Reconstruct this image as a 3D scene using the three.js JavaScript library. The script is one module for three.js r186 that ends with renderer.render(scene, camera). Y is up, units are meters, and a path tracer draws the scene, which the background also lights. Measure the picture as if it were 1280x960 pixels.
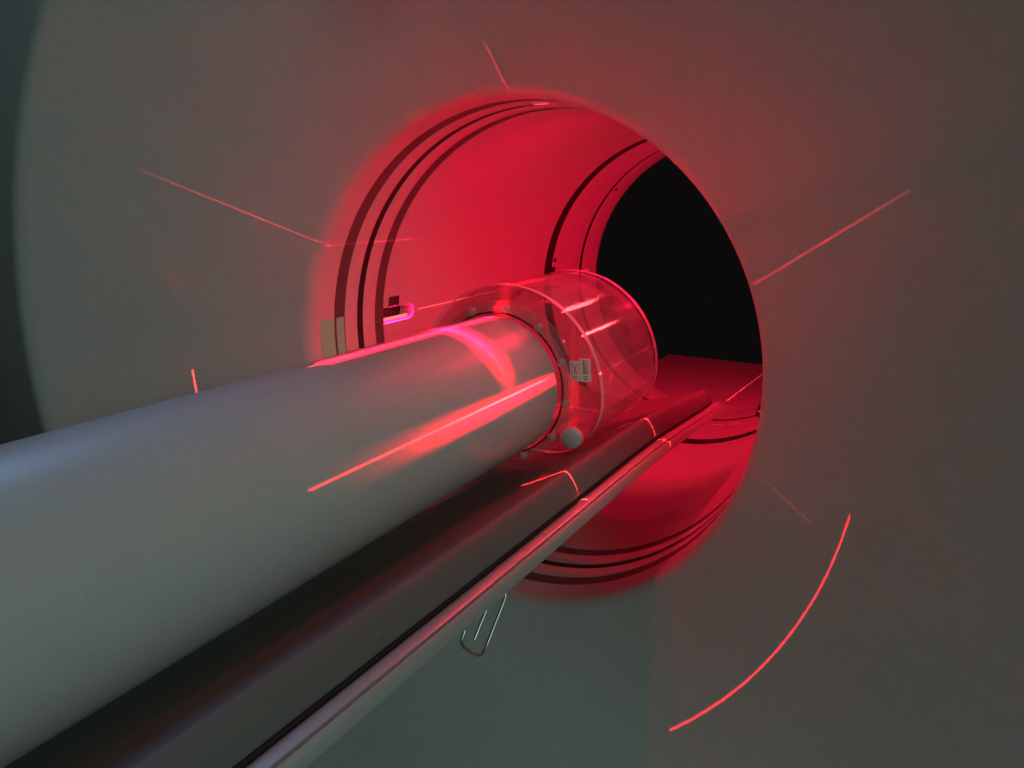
import * as THREE from 'three';
import { mergeGeometries } from 'three/addons/utils/BufferGeometryUtils.js';
import { RoundedBoxGeometry } from 'three/addons/geometries/RoundedBoxGeometry.js';
import { RectAreaLightUniformsLib } from 'three/addons/lights/RectAreaLightUniformsLib.js';
import { Brush, Evaluator, SUBTRACTION } from 'three-bvh-csg';

// ------------------------------------------------------------------ camera, light, exposure
const scene = new THREE.Scene();
const renderer = new THREE.WebGLRenderer({ antialias: true });
renderer.setSize(1024, 768);
renderer.toneMapping = THREE.LinearToneMapping;
renderer.toneMappingExposure = 3.6;
renderer.shadowMap.enabled = true;
renderer.shadowMap.type = THREE.PCFSoftShadowMap;
RectAreaLightUniformsLib.init();

const V = (x, y, z) => new THREE.Vector3(x, y, z);
const camera = new THREE.PerspectiveCamera(55.97, 4 / 3, 0.02, 40);
camera.position.set(0.5022, 0.23, 0.8946);
camera.lookAt(camera.position.clone().add(V(-0.48060, -0.25386, -0.83939)));
scene.add(camera);

scene.background = new THREE.Color().setRGB(0.0010, 0.0008, 0.0008);

const HALO = new THREE.Color().setRGB(1, 0.001, 0.010);      // soft glow round the lines
const RED = new THREE.Color().setRGB(1, 0.0015, 0.052);      // stray laser light
const ARC = new THREE.Color().setRGB(1, 0.010, 0.040);
const LINE = new THREE.Color().setRGB(1, 0.006, 0.040);      // weak laser lines on the flare
const BEAM = new THREE.Color().setRGB(1, 0.030, 0.034);      // the sharp laser lines

// ------------------------------------------------------------------ helpers
let seed = 7;
const rnd = () => ((seed = (seed * 1664525 + 1013904223) >>> 0) / 4294967296);
const taken = new Map();
function numbered(name) { const n = taken.get(name) || 0; taken.set(name, n + 1); return n ? name + '_' + String(n).padStart(3, '0') : name; }
function thing(name, label, category, group) {
  const o = new THREE.Group(); o.name = numbered(name); o.userData = { label, category };
  if (group) o.userData.group = group;
  scene.add(o); return o;
}
function part(name, geometry, material, parent, label) {
  const m = new THREE.Mesh(geometry, material); m.name = name; m.castShadow = m.receiveShadow = true;
  if (label) m.userData.label = label;
  parent.add(m); return m;
}
function lathe(points, segments = 192, start = 0, length = Math.PI * 2) {       // points [r, z], turned round the z axis
  const g = new THREE.LatheGeometry(points.map(([r, z]) => new THREE.Vector2(r, z)), segments, start, length);
  g.rotateX(Math.PI / 2); return g;
}
function creased(points, angle = 30) {        // doubles the points where the profile bends sharply, so that edges stay crisp
  const out = [points[0]];
  for (let i = 1; i < points.length - 1; i++) {
    const a = [points[i][0] - points[i - 1][0], points[i][1] - points[i - 1][1]], b = [points[i + 1][0] - points[i][0], points[i + 1][1] - points[i][1]];
    const la = Math.hypot(...a), lb = Math.hypot(...b), c = (a[0] * b[0] + a[1] * b[1]) / (la * lb);
    if (c < Math.cos(angle * Math.PI / 180)) {
      const e = 2e-4;
      out.push([points[i][0] - a[0] / la * e, points[i][1] - a[1] / la * e], points[i], [points[i][0] + b[0] / lb * e, points[i][1] + b[1] / lb * e]);
    } else out.push(points[i]);
  }
  out.push(points[points.length - 1]); return out;
}
function arc(cr, cz, rad, a0, a1, n = 8) { const p = []; for (let i = 0; i <= n; i++) { const a = (a0 + (a1 - a0) * i / n) * Math.PI / 180; p.push([cr + rad * Math.cos(a), cz + rad * Math.sin(a)]); } return p; }
function box(x0, x1, y0, y1, z0, z1) { const g = new THREE.BoxGeometry(x1 - x0, y1 - y0, z1 - z0); g.translate((x0 + x1) / 2, (y0 + y1) / 2, (z0 + z1) / 2); return g; }

// value noise, tiling
function noiseTexture(size, layers, base = 0.5, srgb = false) {
  const d = new Float32Array(size * size).fill(base);
  for (const [cells, amp] of layers) {
    const cy = cells, g = new Float32Array(cells * cy); for (let i = 0; i < g.length; i++) g[i] = rnd() - 0.5;
    for (let y = 0; y < size; y++) for (let x = 0; x < size; x++) {
      const u = x / size * cells, v = y / size * cy, x0 = Math.floor(u), y0 = Math.floor(v); let fx = u - x0, fy = v - y0;
      fx = fx * fx * (3 - 2 * fx); fy = fy * fy * (3 - 2 * fy);
      const at = (i, j) => g[(j % cy) * cells + (i % cells)];
      d[y * size + x] += amp * ((at(x0, y0) * (1 - fx) + at(x0 + 1, y0) * fx) * (1 - fy) + (at(x0, y0 + 1) * (1 - fx) + at(x0 + 1, y0 + 1) * fx) * fy);
    }
  }
  const b = new Uint8Array(size * size * 4);
  for (let i = 0; i < d.length; i++) { const v = Math.max(0, Math.min(255, d[i] * 255)); b[i * 4] = b[i * 4 + 1] = b[i * 4 + 2] = v; b[i * 4 + 3] = 255; }
  const t = new THREE.DataTexture(b, size, size); t.wrapS = t.wrapT = THREE.RepeatWrapping; t.magFilter = THREE.LinearFilter; t.minFilter = THREE.LinearMipmapLinearFilter;
  if (srgb) t.colorSpace = THREE.SRGBColorSpace; t.needsUpdate = true; return t;
}
const rep = (t, x, y) => { const c = t.clone(); c.repeat.set(x, y); c.needsUpdate = true; return c; };
const fineNoise = noiseTexture(512, [[256, 0.5], [128, 0.3], [32, 0.15]]);
const softNoise = noiseTexture(512, [[8, 0.35], [24, 0.25], [96, 0.2], [256, 0.15]]);
const smudge = noiseTexture(512, [[5, 0.12], [14, 0.12], [60, 0.08], [250, 0.10]], 0.83);
const paintNoise = noiseTexture(512, [[6, 0.015], [40, 0.015], [220, 0.03]], 0.96, true);

// fine scratches and scuffs as a roughness map; dark specks and rub marks as a colour map
function markTexture(kind, size = 1024) {
  const c = document.createElement('canvas'); c.width = c.height = size; const x = c.getContext('2d');
  x.fillStyle = kind === 'scratch' ? 'rgb(205,205,205)' : 'rgb(240,240,238)'; x.fillRect(0, 0, size, size);
  const n = kind === 'scratch' ? 260 : 150;
  for (let i = 0; i < n; i++) {
    const px = rnd() * size, py = rnd() * size;
    if (kind === 'scratch') {
      const v = 120 + Math.floor(rnd() * 135), a = rnd() * Math.PI, l = 6 + rnd() * rnd() * 120, b = (rnd() - 0.5) * 40;
      x.strokeStyle = `rgba(${v},${v},${v},${0.15 + rnd() * 0.5})`; x.lineWidth = 0.6 + rnd() * 1.2;
      x.beginPath(); x.moveTo(px, py); x.quadraticCurveTo(px + Math.cos(a) * l / 2 + b, py + Math.sin(a) * l / 2, px + Math.cos(a) * l, py + Math.sin(a) * l); x.stroke();
    } else {
      const v = 60 + Math.floor(rnd() * 90); x.fillStyle = `rgba(${v},${v - 4},${v - 10},${0.2 + rnd() * 0.6})`;
      if (rnd() < 0.7) { x.beginPath(); x.arc(px, py, 0.5 + rnd() * rnd() * 3, 0, Math.PI * 2); x.fill(); } else { x.save(); x.translate(px, py); x.rotate(rnd() * 3); x.fillRect(0, 0, 4 + rnd() * 26, 0.8 + rnd()); x.restore(); }
    }
  }
  const t = new THREE.CanvasTexture(c); t.wrapS = t.wrapT = THREE.RepeatWrapping; if (kind !== 'scratch') t.colorSpace = THREE.SRGBColorSpace; return t;
}
const scratches = markTexture('scratch'), specks = markTexture('speck');

// ------------------------------------------------------------------ materials
const std = (rgb, roughness, extra = {}) => new THREE.MeshPhysicalMaterial({ color: new THREE.Color().setRGB(...rgb), roughness, side: THREE.DoubleSide, ...extra });
const M = {
  cover: std([0.60, 0.60, 0.575], 0.42, { bumpMap: rep(fineNoise, 30, 8), bumpScale: 0.00006, map: rep(paintNoise, 9, 3) }),
  ring: std([0.62, 0.61, 0.59], 0.24, { clearcoat: 0.4, clearcoatRoughness: 0.1, map: rep(paintNoise, 12, 1) }),
  liner: std([0.55, 0.54, 0.53], 0.34, { bumpMap: rep(fineNoise, 14, 6), bumpScale: 0.00008, map: rep(paintNoise, 7, 3) }),
  seal: std([0.10, 0.085, 0.085], 0.5),
  gap: std([0.012, 0.012, 0.012], 0.7),
  white: std([0.58, 0.575, 0.555], 0.5, { roughnessMap: rep(scratches, 2, 2), bumpMap: rep(scratches, 2, 2), bumpScale: 0.00004, map: rep(paintNoise, 3, 4) }),
  tray: std([0.17, 0.165, 0.15], 0.75, { map: rep(specks, 3, 2), roughnessMap: rep(scratches, 3, 3), bumpMap: rep(fineNoise, 20, 20), bumpScale: 0.00005 }),
  rail: std([0.62, 0.6, 0.58], 0.3, { metalness: 0.5 }),
  rubber: std([0.015, 0.015, 0.015], 0.75),
  wire: std([0.55, 0.56, 0.54], 0.28, { metalness: 1 }),
  acrylicSide: std([0.9, 0.9, 0.9], 0.09, { transmission: 1, transmissionMap: rep(smudge, 5, 4), ior: 1.49, bumpMap: rep(fineNoise, 6, 5), bumpScale: 0.00003 }),
  acrylicFace: std([0.9, 0.9, 0.9], 0.05, { transmission: 0.985, ior: 1.49 }),
  acrylicEdge: std([0.9, 0.9, 0.9], 0.3, { transmission: 0.3, ior: 1.49 }),
  acrylicRing: std([0.9, 0.9, 0.9], 0.08, { transmission: 0.93, ior: 1.49 }),
  nylon: std([0.72, 0.70, 0.66], 0.3), bolt: std([0.8, 0.78, 0.76], 0.25, { transmission: 0.75, ior: 1.5 }),
  housing: std([0.03, 0.03, 0.032], 0.5),
  floor: std([0.10, 0.14, 0.12], 0.4),
  diode: new THREE.MeshStandardMaterial({ color: 0x200000, emissive: RED, emissiveIntensity: 3 }),
  steel: std([0.4, 0.4, 0.4], 0.35, { metalness: 0.8 }),
  tape: std([0.22, 0.9, 0.52], 0.6, { bumpMap: rep(fineNoise, 1, 1), bumpScale: 0.0003 }),
};

// ------------------------------------------------------------------ setting: floor
const floor = part('floor', box(-3, 3, -1.17, -1.15, -2.5, 4), M.floor, scene); floor.userData.kind = 'structure';

// ------------------------------------------------------------------ scanner gantry
const gantry = thing('scanner_gantry', 'large off-white scanner gantry with flared tunnel mouth glowing red inside', 'scanner');
{
  const K = 1.1837, phi = Math.atan(K);                                   // slope of the flared mouth
  const r0 = 0.3524, z0 = 0.0571, f = 0.036;
  // fillet between the short collar (r = .3515) and the flare
  const zc = z0 - f * Math.tan(phi / 2), rc = 0.3515 + f;
  const profile = [[0.366, 0.002], [0.3535, 0.002], [0.3515, 0.004]];
  for (let i = 0; i <= 8; i++) { const a = phi * i / 8; profile.push([rc - f * Math.cos(a), zc + f * Math.sin(a)]); }
  const e = profile[profile.length - 1];
  const rr = 0.6675, zz = e[1] + (rr - e[0]) / K;
  for (let i = 1; i <= 10; i++) profile.push([e[0] + (rr - 0.010 - e[0]) * i / 10, e[1] + (zz - 0.010 / K - e[1]) * i / 10]);
  profile.push([rr + 0.001, zz - 0.0008], [rr + 0.009, zz + 0.002], [rr + 0.02, zz + 0.0012], [rr + 0.035, zz - 0.002], [0.76, zz - 0.012], [0.90, zz - 0.035], [1.05, zz - 0.08], [1.12, zz - 0.14], [1.149, zz - 0.24]);
  for (let z = -0.1; z > -1.2; z -= 0.2) profile.push([1.149, z]);
  profile.push([1.13, -1.25], [0.6, -1.27], [0.42, -1.24], [0.40, -1.2]);
  part('front_cover', lathe(profile, 256), M.cover, gantry);
  const band = (name, ra, za, rb, zb, m, n = 2) => {
    const b = 0.0016, p = [[ra + 0.012, za], [ra + b, za], [ra, za - b]];
    for (let i = 1; i < n; i++) p.push([ra + (rb - ra) * i / n, za + (zb - za) * i / n]);
    p.push([rb, zb + b], [rb + b, zb], [rb + 0.012, zb]);
    return part(name, lathe(creased(p, 60), 224), m, gantry);
  };
  const seal = (ra, za, zb, m, name = 'ring_seal') => part(name, lathe([[ra, za + 0.006], [ra, zb - 0.006]], 192), m, gantry);
  seal(0.3522, 0.0015 - 0.004, -0.0205 + 0.004, M.seal);
  band('inner_ring', 0.351, -0.0215, 0.351, -0.0535, M.ring);
  { const g = lathe([[0.3522, -0.0525], [0.3522, -0.0685]], 192); part('ring_gap', g, M.gap, gantry); }
  band('inner_ring', 0.351, -0.0675, 0.351, -0.1005, M.ring);
  seal(0.3522, -0.1005 - 0.004, -0.1225 + 0.004, M.seal);
  // tunnel wall, cut through for the laser slots at both sides
  const wall = [[0.351, -0.1225]];
  for (let i = 1; i <= 20; i++) wall.push([0.351 + 0.020 * Math.pow(i / 20, 1.5), -0.1225 - 0.6745 * i / 20]);
  const solid = [...wall, [0.385, -0.797], [0.385, -0.1225], [0.351, -0.1225]];
  let liner = new Brush(lathe(creased(solid, 40), 224), M.liner);
  const ev = new Evaluator(); ev.attributes = ['position', 'normal', 'uv']; ev.useGroups = false;
  for (const s of [-1, 1]) {
    const sh = new THREE.Shape(); const h = 0.0145;
    sh.moveTo(-0.11, -h); sh.lineTo(-0.2, -h); sh.absarc(-0.2, 0, h, -Math.PI / 2, -Math.PI * 1.5, true); sh.lineTo(-0.11, h); sh.closePath();
    const g = new THREE.ExtrudeGeometry(sh, { depth: 0.08, bevelEnabled: false, curveSegments: 10 });
    g.translate(0, 0, -0.04);                                            // x of the shape is world z
    g.rotateY(-Math.PI / 2);                                             // x -> z, z -> -x
    const c = new Brush(g, M.liner); c.position.set(s * 0.366, 0.0145, 0); c.updateMatrixWorld();
    liner = ev.evaluate(liner, c, SUBTRACTION);
  }
  const lg = liner.geometry; lg.clearGroups();
  part('tunnel_wall', lg, M.liner, gantry);
  for (const s of [-1, 1]) part('slot_back', box(s < 0 ? -0.392 : 0.386, s < 0 ? -0.386 : 0.392, -0.01, 0.04, -0.225, -0.10), M.gap, gantry);
  seal(0.3716, -0.795 - 0.004, -0.838 + 0.004, M.gap, 'ring_gap');
  band('rear_ring', 0.372, -0.834, 0.3725, -1.022, M.liner, 3);
  seal(0.3738, -1.020 - 0.004, -1.041 + 0.004, M.gap, 'ring_gap');
  {
    const p = [[0.385, -1.039], [0.3745, -1.039], [0.373, -1.041], [0.3725, -1.09], [0.373, -1.14], [0.376, -1.155], [0.385, -1.172], [0.41, -1.19]];
    part('rear_lip', lathe(creased(p, 60), 192), M.ring, gantry);
  }
  // small fittings in the tunnel wall: sensor window, screw holes
  const onWall = (r, deg, z) => V(r * Math.cos(deg * Math.PI / 180), r * Math.sin(deg * Math.PI / 180), z);
  const windowPlate = (name, deg, z, w, h, r, m) => {
    const g = new RoundedBoxGeometry(w, h, 0.004, 2, 0.0015); const o = part(name, g, m, gantry);
    o.position.copy(onWall(r, deg, z)); o.up.set(Math.sin(-deg * Math.PI / 180), Math.cos(deg * Math.PI / 180), 0); o.lookAt(V(0, 0, z)); return o;
  };
  windowPlate('sensor_window', 173.6, -0.152, 0.029, 0.019, 0.3512, std([0.05, 0.05, 0.05], 0.25));
  windowPlate('screw_hole', 139.4, -1.061, 0.018, 0.006, 0.3735, M.gap);
  windowPlate('screw_hole', 170.7, -0.853, 0.014, 0.009, 0.3722, M.gap);
  windowPlate('cable_clip', 174.6, -0.846, 0.03, 0.014, 0.3722, M.gap);
  windowPlate('screw_hole', 60, -1.061, 0.018, 0.006, 0.3735, M.gap);
  part('rear_shelf', box(-0.32, 0.34, -0.385, -0.362, -1.75, -1.165), M.liner, gantry);
  // base
  part('base', box(-0.8, 0.8, -1.148, -1.0, -1.2, 0.1), M.cover, gantry);
}

// ------------------------------------------------------------------ laser lamps
// the small glowing window of a laser port and the stray light it gives off
function portLamp(parent, at, toward, w, h, power, color = RED) {
  const o = part('laser_window', new THREE.PlaneGeometry(w, h), new THREE.MeshStandardMaterial({ color: 0x300004, emissive: new THREE.Color().setRGB(1, 0.12, 0.14), emissiveIntensity: 0.5, side: THREE.DoubleSide }), parent);
  o.position.copy(at); if (Math.abs(toward.y - at.y) > 0.6 * at.distanceTo(toward)) o.up.set(0, 0, 1);
  o.lookAt(toward);
  const l = new THREE.RectAreaLight(color, power / (w * h), w, h); l.name = 'laser_port_lamp';
  const dir = toward.clone().sub(at).normalize();
  l.position.copy(at).addScaledVector(dir, 0.0015); l.up.copy(o.up); l.lookAt(toward); scene.add(l);
}
// the same for a window that runs along the tunnel: length along z, facing the axis
function stripLamp(parent, at, a, len, h, power, color = RED) {
  const turn = new THREE.Matrix4().makeBasis(V(0, 0, 1), V(-Math.sin(a), Math.cos(a), 0).negate(), V(Math.cos(a), Math.sin(a), 0)).setPosition(at);   // a RectAreaLight shines along its -z
  const o = part('laser_window', new THREE.PlaneGeometry(len, h), new THREE.MeshStandardMaterial({ color: 0x300004, emissive: new THREE.Color().setRGB(1, 0.12, 0.14), emissiveIntensity: 0.5, side: THREE.DoubleSide }), parent);
  o.applyMatrix4(turn);
  const l = new THREE.RectAreaLight(color, power / (len * h), len, h); l.name = 'laser_port_lamp'; l.applyMatrix4(turn);
  l.position.addScaledVector(V(-Math.cos(a), -Math.sin(a), 0), 0.0015); scene.add(l);
}
// a fan of laser light: a lamp in a closed box whose front is two jaws with a narrow slit between them
function fan(parent, P, A, B, width, intensity, soft = 0, color = BEAM, fade = 0) {
  const da = A.clone().sub(P), db = B.clone().sub(P), dist = Math.min(da.length(), db.length()) * 0.5 + Math.max(da.length(), db.length()) * 0.5;
  da.normalize(); db.normalize();
  const D = da.clone().add(db).normalize(), N = da.clone().cross(db).normalize(), T = N.clone().cross(D).normalize();
  const alpha = Math.acos(THREE.MathUtils.clamp(da.dot(db), -1, 1)) / 2, h = alpha > 0.8 ? 0.007 : dist > 1 ? 0.05 : 0.010;
  const cone = Math.min(alpha + 0.06, 1.45), S = h * Math.tan(cone) + 0.002, g2 = width * h / dist / 2, W = 0.006, t = 0.0004;
  const Wn = Math.max(W, S);
  const basis = new THREE.Matrix4().makeBasis(T, N, D).setPosition(P);
  const place = (g) => g.applyMatrix4(basis);
  for (const s of [-1, 1]) part('slit_jaw', place(box(-S, S, s < 0 ? -Wn : g2, s < 0 ? -g2 : Wn, h, h + t)), M.housing, parent);
  const stop = (h + 0.0006) * Math.tan(alpha);
  for (const s of [-1, 1]) part('slit_stop', place(box(s < 0 ? -S : stop, s < 0 ? -stop : S, -0.002, 0.002, h + 0.0006, h + 0.0010)), M.housing, parent);
  const b = -0.005;
  part('housing', place(mergeGeometries([
    box(-S - 0.002, S + 0.002, -Wn - 0.002, Wn + 0.002, b - 0.002, b), box(-S - 0.002, S + 0.002, Wn, Wn + 0.002, b, h + t), box(-S - 0.002, S + 0.002, -Wn - 0.002, -Wn, b, h + t),
    box(S, S + 0.002, -Wn, Wn, b, h + t), box(-S - 0.002, -S, -Wn, Wn, b, h + t)])), M.housing, parent);
  const d = part('laser_diode', new THREE.SphereGeometry(0.0016, 8, 6), M.diode, parent); d.position.copy(P);
  // with fade, the lamp is aimed at B and its cone thins out towards A
  const aim = fade ? db : D, wide = fade ? Math.min(alpha * 2 + 0.02, 1.45) : cone;
  const l = new THREE.SpotLight(color, intensity * dist * dist, 0, wide, fade || 0.02, 2); l.name = 'laser_fan';
  l.position.copy(P); l.target.position.copy(P.clone().add(aim)); l.castShadow = true; l.shadow.radius = Math.max(soft * h / (2 * dist) / 0.02, 0.0005); l.shadow.camera.near = 0.001;
  scene.add(l, l.target);
}

const ZX = 0.178;    // plane of the outer transverse laser
{
  const t = thing('laser_projector', 'black laser projector at the top of the flared scanner mouth', 'laser', 'laser projectors');
  const P = V(0, 0.482, ZX);
  fan(t, P, V(-0.52, -0.05, ZX), V(0.235, -0.2, ZX + 0.004), 0.0018, 12);                    // transverse line
  fan(t, V(0.075, 0.472, ZX), V(0.105, -0.11, ZX + 0.003), V(0.196, -0.11, ZX + 0.003), 0.0018, 50);   // on the table
  fan(t, V(0.035, 0.482, ZX - 0.002), V(0.30, -0.39, 0.1745), V(0.47, -0.075, 0.158), 0.0014, 5, 0, ARC);  // its far end on the lower right of the flare
  fan(t, V(0.0, 0.485, ZX + 0.05), V(0, 0.07, 0.42), V(0, 0.07, -0.21), 0.0018, 9);      // sagittal line along the crest
  fan(t, V(-0.055, 0.487, ZX), V(-0.12, 0.0, ZX), V(0.096, -0.03, ZX), 0.022, 64, 0.045, HALO);
  fan(t, V(0.0, 0.482, ZX + 0.026), V(0, 0.07, 0.40), V(0, 0.07, -0.1), 0.009, 60, 0.02, HALO);
  portLamp(t, V(0.0, 0.492, ZX + 0.012), V(0.0, 0, ZX), 0.02, 0.03, 0.040);
}
{
  const t = thing('laser_projector', 'black laser projector on the tunnel wall right of the clear phantom', 'laser', 'laser projectors');
  const P = V(0.340, 0.004, -0.166);
  fan(t, P, V(0.095, 0.0, 0.52), V(0.095, 0.0, 0.062), 0.0020, 6);
  fan(t, V(0.245, 0.235, -0.09), V(0.112, -0.11, -0.09), V(0.212, -0.118, -0.09), 0.0020, 36);
  fan(t, V(0.300, 0.150, -0.10), V(-0.315, 0.152, 0.05), V(-0.315, 0.152, -0.19), 0.0018, 2.0, 0, ARC);
  fan(t, V(0.340, 0.004, -0.24), V(-0.36, 0.014, -0.22), V(-0.36, 0.014, -1.1), 0.0022, 5);
  fan(t, V(0.340, 0.004, -0.08), V(0.146, 0.0, 0.036), V(0.146, 0.0, -0.19), 0.0016, 2.4);
  fan(t, V(0.340, -0.05, -0.07), V(0.095, -0.004, 0.50), V(0.095, -0.004, 0.066), 0.008, 16, 0.026, HALO, 0.95);
}
{
  const t = thing('laser_port', 'lit laser port in the dark oval slot of the left tunnel wall', 'laser');
  portLamp(t, V(-0.361, 0.0050, -0.170), V(0, 0.02, -0.166), 0.07, 0.007, 0.07);
}
{
  const t = thing('laser_port', 'small lit laser port between the inner rings at the tunnel top', 'laser');
  portLamp(t, V(0.012, 0.3495, -0.042), V(0.012, 0, -0.042), 0.022, 0.006, 0.03);
}
for (const [deg, z, len, power, label] of [[75, -0.3, 0.12, 0.20, 'lit laser window on the tunnel ceiling near the inner rings'], [40, -0.51, 0.16, 0.07, 'lit laser window high on the right tunnel wall behind the clear phantom'], [75, -0.55, 0.16, 0.07, 'lit laser window on the tunnel ceiling behind the clear phantom']]) {
  const t = thing('laser_port', label, 'laser'), a = deg * Math.PI / 180;
  const at = V(0.3485 * Math.cos(a), 0.3485 * Math.sin(a), z);
  stripLamp(t, at, a, len, 0.004, power, z < -0.4 ? BEAM : RED);
}
{
  const t = thing('laser_projector', 'black laser projector at the top of the rear tunnel ring', 'laser', 'laser projectors');
  fan(t, V(0.05, 0.35, -0.98), V(-0.05, -0.37, -0.98), V(0.2, -0.32, -0.98), 0.003, 1.5);
  portLamp(t, V(0.20, 0.312, -0.93), V(0, 0, -0.93), 0.05, 0.01, 0.26);
  fan(t, V(0.03, 0.352, -1.05), V(0.03, -0.362, -1.18), V(0.06, -0.362, -1.7), 0.003, 3);
}
// stand behind the camera with the projectors of the faint lines on the flare
{
  const st = thing('laser_stand', 'black floor stand with crossbar for laser projectors', 'stand');
  part('foot', box(-0.25, 0.25, -1.149, -1.12, 2.4, 2.75), M.housing, st);
  part('pole', box(-0.02, 0.02, -1.12, 0.16, 2.53, 2.57), M.housing, st);
  part('crossbar', box(-0.45, 0.75, 0.16, 0.19, 2.5, 2.54), M.housing, st);
  const onBar = (what) => thing('laser_projector', 'black laser projector on the floor stand aimed at ' + what, 'laser', 'laser projectors');
  const u = (deg, r, z) => V(r * Math.cos(deg * Math.PI / 180), r * Math.sin(deg * Math.PI / 180), z);
  fan(onBar('the left of the flare'), u(153.6, -0.15, 2.46), V(-0.49, 0.265, 0.23), V(-0.315, 0.152, -0.20), 0.0022, 1.0, 0, LINE, 0.75);
  fan(onBar('the right of the flare'), V(0.05, -0.025, 2.46), V(0.482, 0.234, 0.212), V(0.334, 0.132, 0.062), 0.0022, 0.85, 0, LINE, 0.75);
  fan(onBar('the top of the flare'), V(0.015, 0.26, 2.46), V(0.011, 0.403, 0.1), V(0.02, 0.351, 0.03), 0.0026, 1.2, 0, LINE, 0.3);
  fan(onBar('the white cylinder'), V(0.30, 0.22, 2.46), V(0.059, 0.05, 0.425), V(0.046, 0.059, 0.242), 0.0011, 0.5, 0, LINE);
  fan(onBar('the lower right of the flare'), V(0.45, 0.24, 2.46), V(0.429, -0.105, 0.133), V(0.357, -0.083, 0.069), 0.0018, 0.4, 0, LINE, 0.6);
}

// ------------------------------------------------------------------ patient table
const table = thing('patient_table', 'long grey concave patient table running into the tunnel under the phantoms', 'table');
{
  const yr = -0.0855, Z0 = -0.44, Z1 = 2.0;          // ridge height at z = 0
  const g = new THREE.Group(); g.name = 'table_top'; table.add(g); table.rotation.x = -0.0245;
  table.remove(g);
  const ext = (pts, name, m, z0 = Z0, z1 = Z1) => {
    const sh = new THREE.Shape(pts.map(([x, y]) => new THREE.Vector2(x, y)));
    const geo = new THREE.ExtrudeGeometry(sh, { depth: z1 - z0, bevelEnabled: false, steps: 80 }); geo.translate(0, 0, z0);
    const p = geo.attributes.position;            // the far end sags, flattens and is rounded off
    for (let i = 0; i < p.count; i++) {
      const z = p.getZ(i); let x = p.getX(i), y = p.getY(i); if (z >= 0) continue;
      const f = Math.pow(THREE.MathUtils.clamp((-0.10 - z) / 0.32, 0, 1), 1.4), e = THREE.MathUtils.clamp((-0.30 - z) / 0.14, 0, 1);
      y = (yr - 0.045) + (y - yr + 0.045) * (1 - 0.3 * f) - 0.055 * (Math.sqrt(z * z + 0.01) - 0.1); x *= 1 - 0.03 * e * e;
      p.setXYZ(i, x, y, z);
    }
    geo.computeVertexNormals();
    return part(name, toSmooth(geo), m, table);
  };
  // tray
  const k = 1.79, top = [], X = 0.163, yc = yr - k * X * X;
  const right = [];
  for (let i = 0; i <= 24; i++) { const x = (X - 0.006) * i / 24; right.push([x, yc + k * x * x - 0.009 * Math.pow(1 - (x / X) ** 2, 2)]); }
  const edge = [[0.160, yr - 0.0022], [0.1635, yr - 0.0004], [0.1665, yr - 0.0006], [0.170, yr - 0.0028], [0.1735, yr - 0.0072], [0.177, yr - 0.0125], [0.180, yr - 0.0185], [0.1822, yr - 0.025], [0.1825, yr - 0.0275], [0.181, yr - 0.030], [0.177, yr - 0.032]];
  const under = [[0.15, yr - 0.036], [0.10, yr - 0.066], [0.04, yr - 0.088], [0, yr - 0.090]];
  const half = [...right, ...edge, ...under];
  const full = [...half, ...half.slice(1, -1).reverse().map(([x, y]) => [-x, y])];
  ext(full, 'tray', M.tray);
  // side rails with a slot along them
  for (const s of [-1, 1]) {
    const cx = 0.1945, cy = yr - 0.0395, rx = 0.0118, ry = 0.0100, p = [];
    for (let i = 0; i <= 90; i++) {
      const a = Math.PI * 2 * i / 90; let q = 1;
      const deg = (a * 180 / Math.PI + 360) % 360; if (deg > 58.5 && deg < 69) q = 0.66;      // the slot
      const c = Math.cos(a), n = Math.sin(a), e = 0.75;
      if (i < 90) p.push([s * (cx + q * rx * Math.sign(c) * Math.pow(Math.abs(c), e)), cy + q * ry * Math.sign(n) * Math.pow(Math.abs(n), e)]);
    }
    ext(p, 'side_rail', M.rail);
    ext([[s * 0.176, yr - 0.031], [s * 0.1815, yr - 0.0305], [s * 0.1855, yr - 0.0385], [s * 0.1855, yr - 0.046], [s * 0.165, yr - 0.046]], 'rubber_strip', M.rubber);
  }
  part('pedestal', box(-0.19, 0.19, -1.11, yr - 0.10, 1.0, 1.95), M.cover, table);
}
function toSmooth(geo) {       // welds the normals of an extruded outline where it bends softly
  const g = geo.toNonIndexed ? geo : geo, pos = g.attributes.position, nor = g.attributes.normal, map = new Map();
  const key = (i) => [pos.getX(i), pos.getY(i), pos.getZ(i)].map((v) => Math.round(v * 2e5)).join();
  for (let i = 0; i < pos.count; i++) { const k = key(i); if (!map.has(k)) map.set(k, []); map.get(k).push(i); }
  const out = new Float32Array(nor.array.length);
  for (const ids of map.values()) for (const i of ids) {
    let x = 0, y = 0, z = 0;
    for (const j of ids) { const d = nor.getX(i) * nor.getX(j) + nor.getY(i) * nor.getY(j) + nor.getZ(i) * nor.getZ(j); if (d > 0.6) { x += nor.getX(j); y += nor.getY(j); z += nor.getZ(j); } }
    const l = Math.hypot(x, y, z) || 1; out.set([x / l, y / l, z / l], i * 3);
  }
  g.setAttribute('normal', new THREE.BufferAttribute(out, 3)); return g;
}

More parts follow.
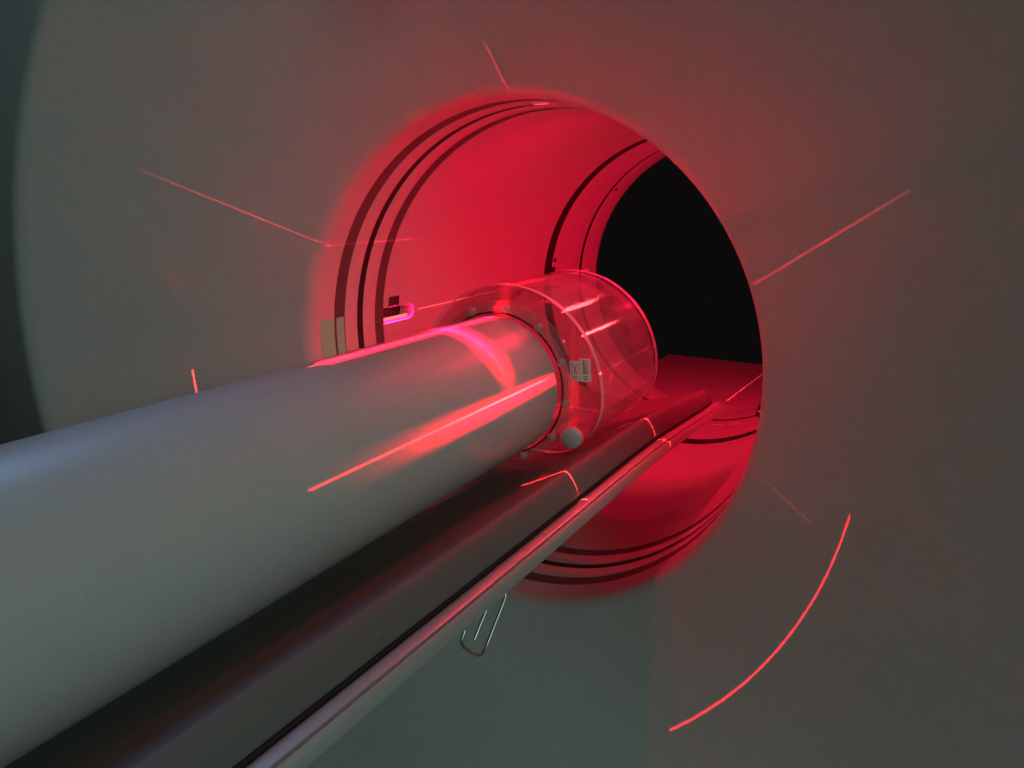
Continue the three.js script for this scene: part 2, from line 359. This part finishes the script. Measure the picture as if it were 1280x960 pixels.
// ------------------------------------------------------------------ white cylinder phantom
{
  const t = thing('cylinder_phantom', 'long white plastic cylinder phantom lying on the patient table', 'phantom');
  t.position.set(0, -0.026, 0);
  const R = 0.0964, a = 0.062, b = 0.764, c = 0.003;
  part('body', lathe(creased([[0, a], [R - c, a], ...arc(R - c, a + c, c, -90, 0, 4), ...Array.from({ length: 12 }, (_, i) => [R, a + c + (b - a - 2 * c) * (i + 1) / 13]), ...arc(R - c, b - c, c, 0, 90, 4), [0, b]], 50), 192), M.white, t);
}

// ------------------------------------------------------------------ clear body phantom
{
  const t = thing('body_phantom', 'clear acrylic body-shaped phantom drum standing in the tunnel behind the white cylinder', 'phantom');
  const yc = -0.037, R = 0.1475, q = 0.085, Z1 = 0.037, Z0 = -0.19;
  t.position.set(0, yc, 0);
  const outline = (d) => {                       // torso shape: wide round top, flat bottom with rounded corners
    const s = new THREE.Shape(); const r = R - d, c = q - d, x = R - q;
    s.absarc(0, 0, r, 0, Math.PI, false); s.absarc(-x, 0, c, Math.PI, Math.PI * 1.5, false); s.lineTo(x, -c); s.absarc(x, 0, c, -Math.PI / 2, 0, false); return s;
  };
  const sheet = (d, z0, z1) => {                 // the wall as one smooth sheet
    const pts = outline(d).getPoints(48), pos = [], uv = [], idx = [], n = pts.length;
    let len = 0;
    for (let i = 0; i < n; i++) { if (i) len += pts[i].distanceTo(pts[i - 1]); for (const z of [z0, z1]) { pos.push(pts[i].x, pts[i].y, z); uv.push(len, z); } }
    for (let i = 0; i < n - 1; i++) idx.push(2 * i, 2 * i + 2, 2 * i + 1, 2 * i + 1, 2 * i + 2, 2 * i + 3);
    const g = new THREE.BufferGeometry(); g.setAttribute('position', new THREE.Float32BufferAttribute(pos, 3)); g.setAttribute('uv', new THREE.Float32BufferAttribute(uv, 2)); g.setIndex(idx); g.computeVertexNormals(); return g;
  };
  const plate = (s, z) => { const g = new THREE.ShapeGeometry(s, 40); g.translate(0, 0, z); return g; };
  part('side_wall', sheet(0.003, Z0 + 0.008, Z1 - 0.008), M.acrylicSide, t);
  part('inner_wall', sheet(0.0065, Z0 + 0.008, Z1 - 0.008), M.acrylicFace, t);
  const faceShape = outline(0.001); const hole = new THREE.Path(); hole.absarc(0, 0.011, 0.088, 0, Math.PI * 2, true); faceShape.holes.push(hole);
  part('front_plate', plate(faceShape, Z1), M.acrylicFace, t);
  part('front_plate_back', plate(faceShape, Z1 - 0.009), M.acrylicFace, t);
  part('back_plate', plate(outline(0.001), Z0), M.acrylicSide, t);
  part('front_rim', sheet(0, Z1 - 0.0095, Z1), M.acrylicEdge, t);
  part('back_rim', sheet(0, Z0 - 0.0015, Z0 + 0.0095), M.acrylicEdge, t);
  // lid flange with its bolts, round the end of the white cylinder
  const fl = new THREE.Group(); fl.name = 'lid_flange'; fl.position.set(0, 0.011, 0); t.add(fl);
  part('flange_ring', lathe(creased([[0.092, Z1 + 0.001], [0.1145, Z1 + 0.001], [0.1145, Z1 + 0.011], [0.092, Z1 + 0.011]], 40), 128), M.acrylicRing, fl);
  part('cover_ring', lathe(creased([[0.099, Z1 + 0.0125], [0.109, Z1 + 0.0125], [0.109, Z1 + 0.019], [0.099, Z1 + 0.019]], 40), 128), M.acrylicRing, fl);
  part('sealing_ring', new THREE.TorusGeometry(0.1005, 0.0013, 6, 96).translate(0, 0, Z1 + 0.0205), M.rubber, fl);
  const head = mergeGeometries([new THREE.SphereGeometry(0.0062, 14, 8, 0, Math.PI * 2, 0, Math.PI / 2).rotateX(Math.PI / 2).translate(0, 0, 0.003), new THREE.CylinderGeometry(0.0062, 0.0062, 0.003, 14).rotateX(Math.PI / 2).translate(0, 0, 0.0015)]);
  for (let i = 0; i < 12; i++) { const a = (83 + i * 30) * Math.PI / 180; const o = part('bolt', head, M.bolt, fl); o.position.set(0.1065 * Math.cos(a), 0.1065 * Math.sin(a), Z1 + 0.019); }
  // fill plug and two printed labels on the front plate
  const plug = mergeGeometries([new THREE.CylinderGeometry(0.0150, 0.0156, 0.007, 28).rotateX(Math.PI / 2).translate(0, 0, 0.0035), new THREE.SphereGeometry(0.0150, 28, 8, 0, Math.PI * 2, 0, Math.PI / 2).scale(1, 0.35, 1).rotateX(Math.PI / 2).translate(0, 0, 0.007)]);
  const pl = part('fill_plug', plug, M.nylon, t, 'round white fill plug'); pl.position.set(0.107, -0.092 - yc, Z1 + 0.001);
  const labelTexture = (kind) => {
    const c = document.createElement('canvas'); c.width = 96; c.height = 160; const x = c.getContext('2d');
    x.fillStyle = '#f4f2ee'; x.fillRect(0, 0, 96, 160); x.fillStyle = '#1a1616';
    if (kind) { for (let y = 12; y < 108; y += 3 + Math.floor(rnd() * 4)) x.fillRect(24, y, 26, 1 + Math.floor(rnd() * 3)); for (let y = 16; y < 104; y += 7) x.fillRect(56, y, 8, 4); for (let y = 14; y < 100; y += 5) x.fillRect(70, y, 4, 2); x.fillRect(20, 122, 50, 3); x.fillRect(20, 130, 38, 3); x.fillRect(34, 140, 28, 6); }
    else { for (let y = 12; y < 110; y += 6) x.fillRect(18, y, 5, 4); for (let y = 40; y < 96; y += 5) x.fillRect(42, y, 12 + Math.floor(rnd() * 8), 3); x.fillRect(72, 16, 3, 90); x.fillRect(22, 124, 52, 3); x.fillRect(26, 134, 20, 8); x.fillRect(52, 136, 18, 4); }
    const tx = new THREE.CanvasTexture(c); tx.colorSpace = THREE.SRGBColorSpace; return tx;
  };
  [[0.1085, 0.0015, 0.0140, 0.0275, 0.10, 0], [0.1242, 0.0045, 0.0155, 0.0315, 0.09, 1]].forEach(([x, y, w, h, turn, kind]) => {
    const o = part('printed_label', new THREE.BoxGeometry(w, h, 0.0006), new THREE.MeshStandardMaterial({ color: 0xffffff, roughness: 0.6, map: labelTexture(kind) }), t);
    o.position.set(x, y - yc, Z1 + 0.0008 + kind * 0.0007); o.rotation.z = turn;
  });
}

// ------------------------------------------------------------------ small things
{
  const t = thing('wire_clip', 'bent steel wire loop hanging below the table side rail', 'clip');
  const tube = (pts, r = 0.0014) => new THREE.TubeGeometry(new THREE.CatmullRomCurve3(pts.map((p) => V(...p)), false, 'catmullrom', 0.15), 80, r, 8);
  const x = 0.2;
  part('outer_loop', tube([[x - 0.012, -0.117, 0.377], [x - 0.003, -0.124, 0.376], [x, -0.131, 0.379], [x, -0.148, 0.397], [x, -0.162, 0.4125], [x, -0.1665, 0.420], [x, -0.1635, 0.4275], [x, -0.154, 0.438], [x, -0.142, 0.449], [x, -0.134, 0.4525], [x, -0.127, 0.447], [x - 0.003, -0.117, 0.433], [x - 0.012, -0.112, 0.425]]), M.wire, t);
  part('inner_wire', tube([[x - 0.012, -0.108, 0.395], [x - 0.002, -0.117, 0.402], [x, -0.125, 0.411], [x, -0.136, 0.4235], [x, -0.1445, 0.4325]]), M.wire, t);
}
{
  const t = thing('tape_strip', 'short pale tape patch stuck on the tunnel collar beside the white cylinder', 'tape');
  const patch = (r, z0, z1, a0, a1) => { const g = lathe([[r + 0.0004, z0], [r, z0], [r, z1], [r + 0.0004, z1]], 10, 0, (a1 - a0) * Math.PI / 180); g.rotateZ((a0 + 90) * Math.PI / 180); return g; };
  part('tape_piece', patch(0.3508, 0.036, 0.0045, 175.2, 188), M.tape, t);
  part('tape_piece', patch(0.3512, -0.001, -0.0195, 175.2, 188), M.tape, t);
}

// ------------------------------------------------------------------ room lamps (outside the picture)
function roomLamp(name, label, at, toward, w, h, color, L) {
  const t = thing(name, label, 'lamp');
  t.position.copy(at); t.up.set(0, 1, 0); t.lookAt(toward);
  part('lamp_frame', box(-w / 2 - 0.02, w / 2 + 0.02, -h / 2 - 0.02, h / 2 + 0.02, -0.04, -0.004), M.housing, t);
  part('lamp_panel', new THREE.PlaneGeometry(w, h), new THREE.MeshStandardMaterial({ color: 0x888888, emissive: color, emissiveIntensity: L * 0.25 }), t);
  const l = new THREE.RectAreaLight(color, L, w, h); l.name = name + '_light';
  l.position.copy(at).addScaledVector(toward.clone().sub(at).normalize(), 0.003); l.lookAt(toward); scene.add(l);
}
roomLamp('ceiling_lamp', 'dim soft lamp panel high to the right in front of the scanner', V(2.1, 1.05, 1.35), V(0, 0, 0.3), 1.0, 0.8, new THREE.Color().setRGB(0.72, 1.0, 0.93), 1.06);
roomLamp('wall_lamp', 'dim greenish lamp panel low in front of the scanner', V(0.5, -0.35, 3.2), V(0, -0.3, 0.2), 0.9, 0.8, new THREE.Color().setRGB(0.68, 1, 0.88), 0.66);
roomLamp('window_lamp', 'dim bluish lamp panel high to the left of the scanner', V(-1.1, 1.85, 0.1), V(0, 0, 0.8), 0.5, 0.9, new THREE.Color().setRGB(0.25, 0.52, 1), 1.6);

scene.traverse((o) => { if (o.isMesh) o.castShadow = o.receiveShadow = true; });
renderer.render(scene, camera);
